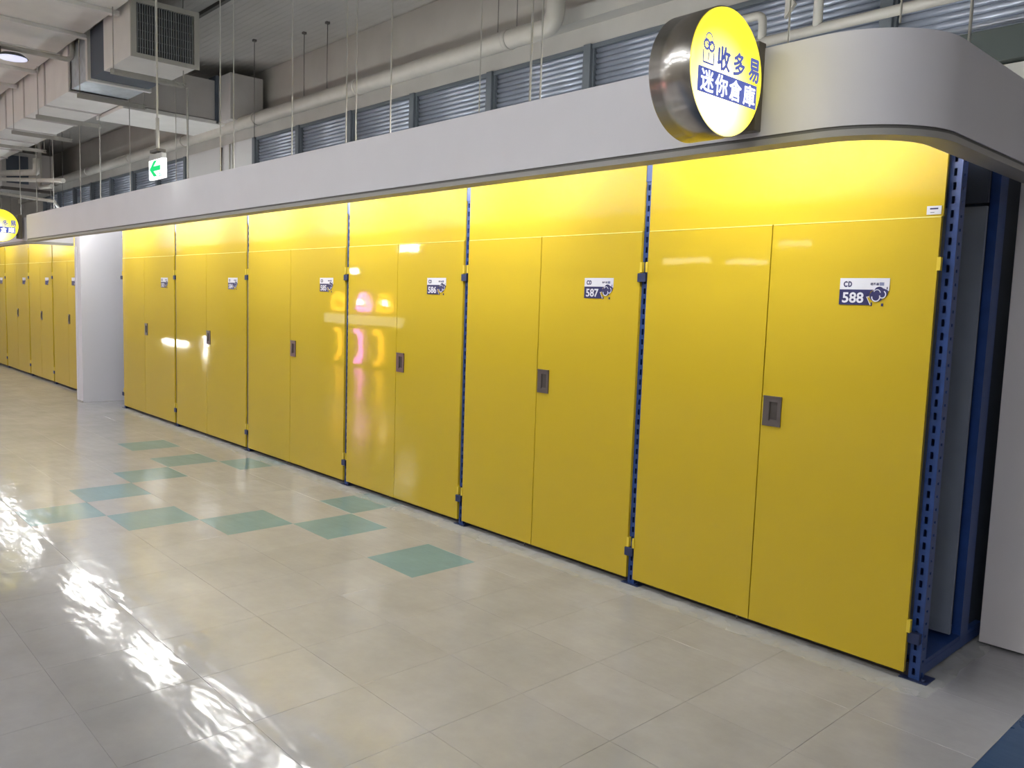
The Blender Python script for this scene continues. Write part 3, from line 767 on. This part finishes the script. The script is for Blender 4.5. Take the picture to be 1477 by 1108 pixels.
# pipes in the far left corner under the ceiling
FP = [([(-23, 1, 4.34), (-18.6, 1, 3.96), (-18.6, 1, 4.25)], .07, 'bent grey pipe high in the far left corner, topmost'),
      ([(-23, 1, 4.20), (-16.6, 1, 3.62)], .045, 'long cream pipe sloping across the far left corner'),
      ([(-23, 1, 3.88), (-17.3, 1, 3.27), (-21.5, 2.2, 3.40)], .035, 'V-shaped cream pipe in the far left corner'),
      ([(-20.95, 1.6, 5.3), (-20.95, 1.6, 3.9), (-19.9, 1.6, 3.85)], .05, 'vertical pipe with elbow in the far left corner')]
for pts, r, l in FP:
    p0 = Vector(pts[0]); tag(obj('corner_pipe', polytube(bmesh.new(), [Vector(p)-p0 for p in pts], r, 10, .12), PIPEM, None, p0), l, 'pipe')
t = thing('air_unit', 'dark grey air handling unit in the far left corner under the ceiling', 'air unit', (-24.6, 1.9, 4.1))
db('unit_casing', -1.2, 1.2, -.6, .6, 0, .9, DUCTG); db('unit_panel', 1.2, 1.24, -.5, .0, .1, .8, CANV); db('unit_base_rail', -1.2, 1.2, -.62, .62, -.08, 0, RODD)

# ------------------------------------------------------------------ exit sign
t = thing('exit_sign', 'white hanging sign with a green left arrow, in front of the fascia', 'sign', (-5.90, -1.0, 2.48))
bm = bmesh.new(); box(bm, -.16, .16, -.018, .018, 0, .160, .003); obj('sign_face', bm, emis('exit_white', (.95, 1.0, .97), 1.15), t)
bm = bmesh.new(); box(bm, -.14, .14, -.022, .022, .160, .205, .004); obj('sign_housing', bm, mat('exit_housing', (.45, .45, .44), .5), t)
GREEN = emis('exit_green', (.03, .55, .22), .75)
bm = bmesh.new(); A = [(-.140, .085), (-.040, .150), (.035, .150), (-.045, .105), (.11, .105), (.11, .065), (-.045, .065), (.035, .020), (-.040, .020)]
fr = [bm.verts.new((x, -.0195, z)) for x, z in A]
for q in ((0, 1, 2, 3), (3, 4, 5, 6), (0, 6, 7, 8), (0, 3, 6)): bm.faces.new([fr[i] for i in q])
bmesh.ops.solidify(bm, geom=list(bm.faces), thickness=.001); obj('arrow', bm, GREEN, t)
text_obj('exit_lettering', '出口', .04, GREEN, t, (.112, -.0195, .032), (PI/2, 0, 0), .01, fit=(.070, .040))
bm = bmesh.new(); tube(bm, (0, 0, .205), (0, 0, 2.87), .008, 10); tube(bm, (0, 0, .22), (0, 0, .50), .014, 10); obj('sign_stem', bm, PIPEM, t)
bm = bmesh.new(); box(bm, -.09, .09, -.035, .035, .215, .24, .004); obj('stem_bracket', bm, RODD, t)

# ------------------------------------------------------------------ added hall fill lamps, unseen behind and left of the camera
LABH = 'added unseen ceiling panel over the hall'
k = 0
ROWN = ('farthest', 'next to farthest', 'third farthest', 'fourth farthest', 'middle', 'next to middle', 'nearest but two', 'nearest but one', 'nearest')
for ix, x in enumerate((-25, -21, -17, -13, -9, -5.2, -1.8, 1.3, 4.6)):
    for y in (-5.6, -8.6):
        if y > -7 and x in (-9, -17): continue
        
        k += 1
        t = thing('added_ceiling_light', 'added unseen panel over the hall, %s of the row %s' % (ROWN[ix], 'near the lockers' if y > -7 else 'across the hall'), 'lamp', (x, y, 4.70), 'added panels over the hall')
        bm = bmesh.new(); box(bm, -.64, .64, -.05, .05, .02, .06, .004); obj('lamp_housing', bm, HOUS, t)
        bm = bmesh.new(); box(bm, -.60, .60, -.14, .14, 0, .02, .002); obj('diffuser', bm, HALL, t)
        bm = bmesh.new(); tube(bm, (-.5, 0, .06), (-.5, 0, .65), .006, 6); w0 = obj('suspension_wire', bm, RODD, t); copy_part(w0, t, (1.0, 0, 0))

for x, l in ((-19.5, 'nearer'), (-24.5, 'farther')):  # hidden lamps added to lift the dark back area at far left
    t = thing('added_ceiling_light', 'added unseen batten hung low behind the far fascia, the %s one' % l, 'lamp', (x, 1.6, 2.75), 'added battens behind the far fascia')
    bm = bmesh.new(); box(bm, -.62, .62, -.04, .04, -.06, -.02, 0.004); obj('lamp_housing', bm, HOUS, t)
    bm = bmesh.new(); tube(bm, (-.59, 0, 0), (.59, 0, 0), 0.016, 12); obj('lamp_tube', bm, TUBE2, t)
    bm = bmesh.new(); tube(bm, (-.5, 0, -.02), (-.5, 0, 2.6), .006, 6); w0 = obj('suspension_wire', bm, RODD, t); copy_part(w0, t, (1.0, 0, 0))

# shop front across the hall: it shows in the gloss of the doors
t = thing('neon_kiosk', 'lit kiosk with pink and amber neon tubes across the hall, seen mirrored in locker 586', 'kiosk', (-14.2, -6.0, -0.0))
bm = bmesh.new(); box(bm, -2.2, 1.6, -1.2, -.55, 0, 2.0, .01); obj('kiosk_body', bm, mat('kiosk_body', (.35, .34, .33), .5), t)
PINK = emis('neon_pink', (1.0, .20, .80), 14); AMB = emis('neon_amber', (1.0, .48, .04), 10); KW = emis('kiosk_white', (1, .95, .9), 25)
bm = bmesh.new(); box(bm, -1.9, 1.3, -.54, -.50, .95, 1.15); obj('display_shelf', bm, emis('shelf_light', (.95, .92, .85), 2.5), t)
for x, m_, r in ((-1.25, AMB, .05), (-.35, PINK, .06), (.45, AMB, .065)):
    bm = bmesh.new(); polytube(bm, [(x-.12, -.48, .80), (x+.05, -.48, .72), (x+.10, -.48, .26), (x-.08, -.48, .10)], r, 10, .12); obj('neon_tube', bm, m_, t)
for x, m_ in ((-.15, PINK), (.70, AMB), (-1.2, AMB)):
    bm = bmesh.new(); polytube(bm, [(x-.28, -.48, 1.28), (x-.18, -.48, 1.62), (x+.05, -.48, 1.60), (x+.25, -.48, 1.30), (x-.2, -.48, 1.27)], .05, 10, .12); obj('neon_tube', bm, m_, t)
for x in (-.30, .72):
    bm = bmesh.new(); tube(bm, (x-.1, -.46, 1.45), (x+.1, -.46, 1.43), .05, 10); obj('spot_lamp', bm, KW, t)
for i_, (x, y, z, w, h, s, l) in enumerate(((-14.8, -8, 2.70, .75, .16, 45, 'bar lamp'), (-17.2, -8, 2.20, .35, .12, 40, 'short bar lamp'), (-6.9, -8, 2.33, .95, .07, 6, 'dim wall lamp, left'),
        (-5.75, -8, 2.30, .75, .07, 6, 'dim wall lamp, middle'), (-4.95, -8, 2.55, .5, .07, 5, 'dim wall lamp, right'), (-21.4, -5.8, .05, .28, .3, 30, 'floor spot lamp'), (-23.6, -5.8, .03, 1.9, .09, 30, 'low strip lamp'))):
    t = thing('shop_lamp', 'bright %s across the hall, mirrored in the yellow doors' % l, 'lamp', (x, y, z-.03))
    bm = bmesh.new(); box(bm, -w/2-.02, w/2+.02, -.06, -.0, -.02, h+.02); obj('lamp_case', bm, HOUS, t)
    bm = bmesh.new(); box(bm, -w/2, w/2, 0.0, .012, 0, h, .003); obj('lamp_glass', bm, emis('shop_lamp_glass_%d' % i_, (1, .97, .9), s), t)
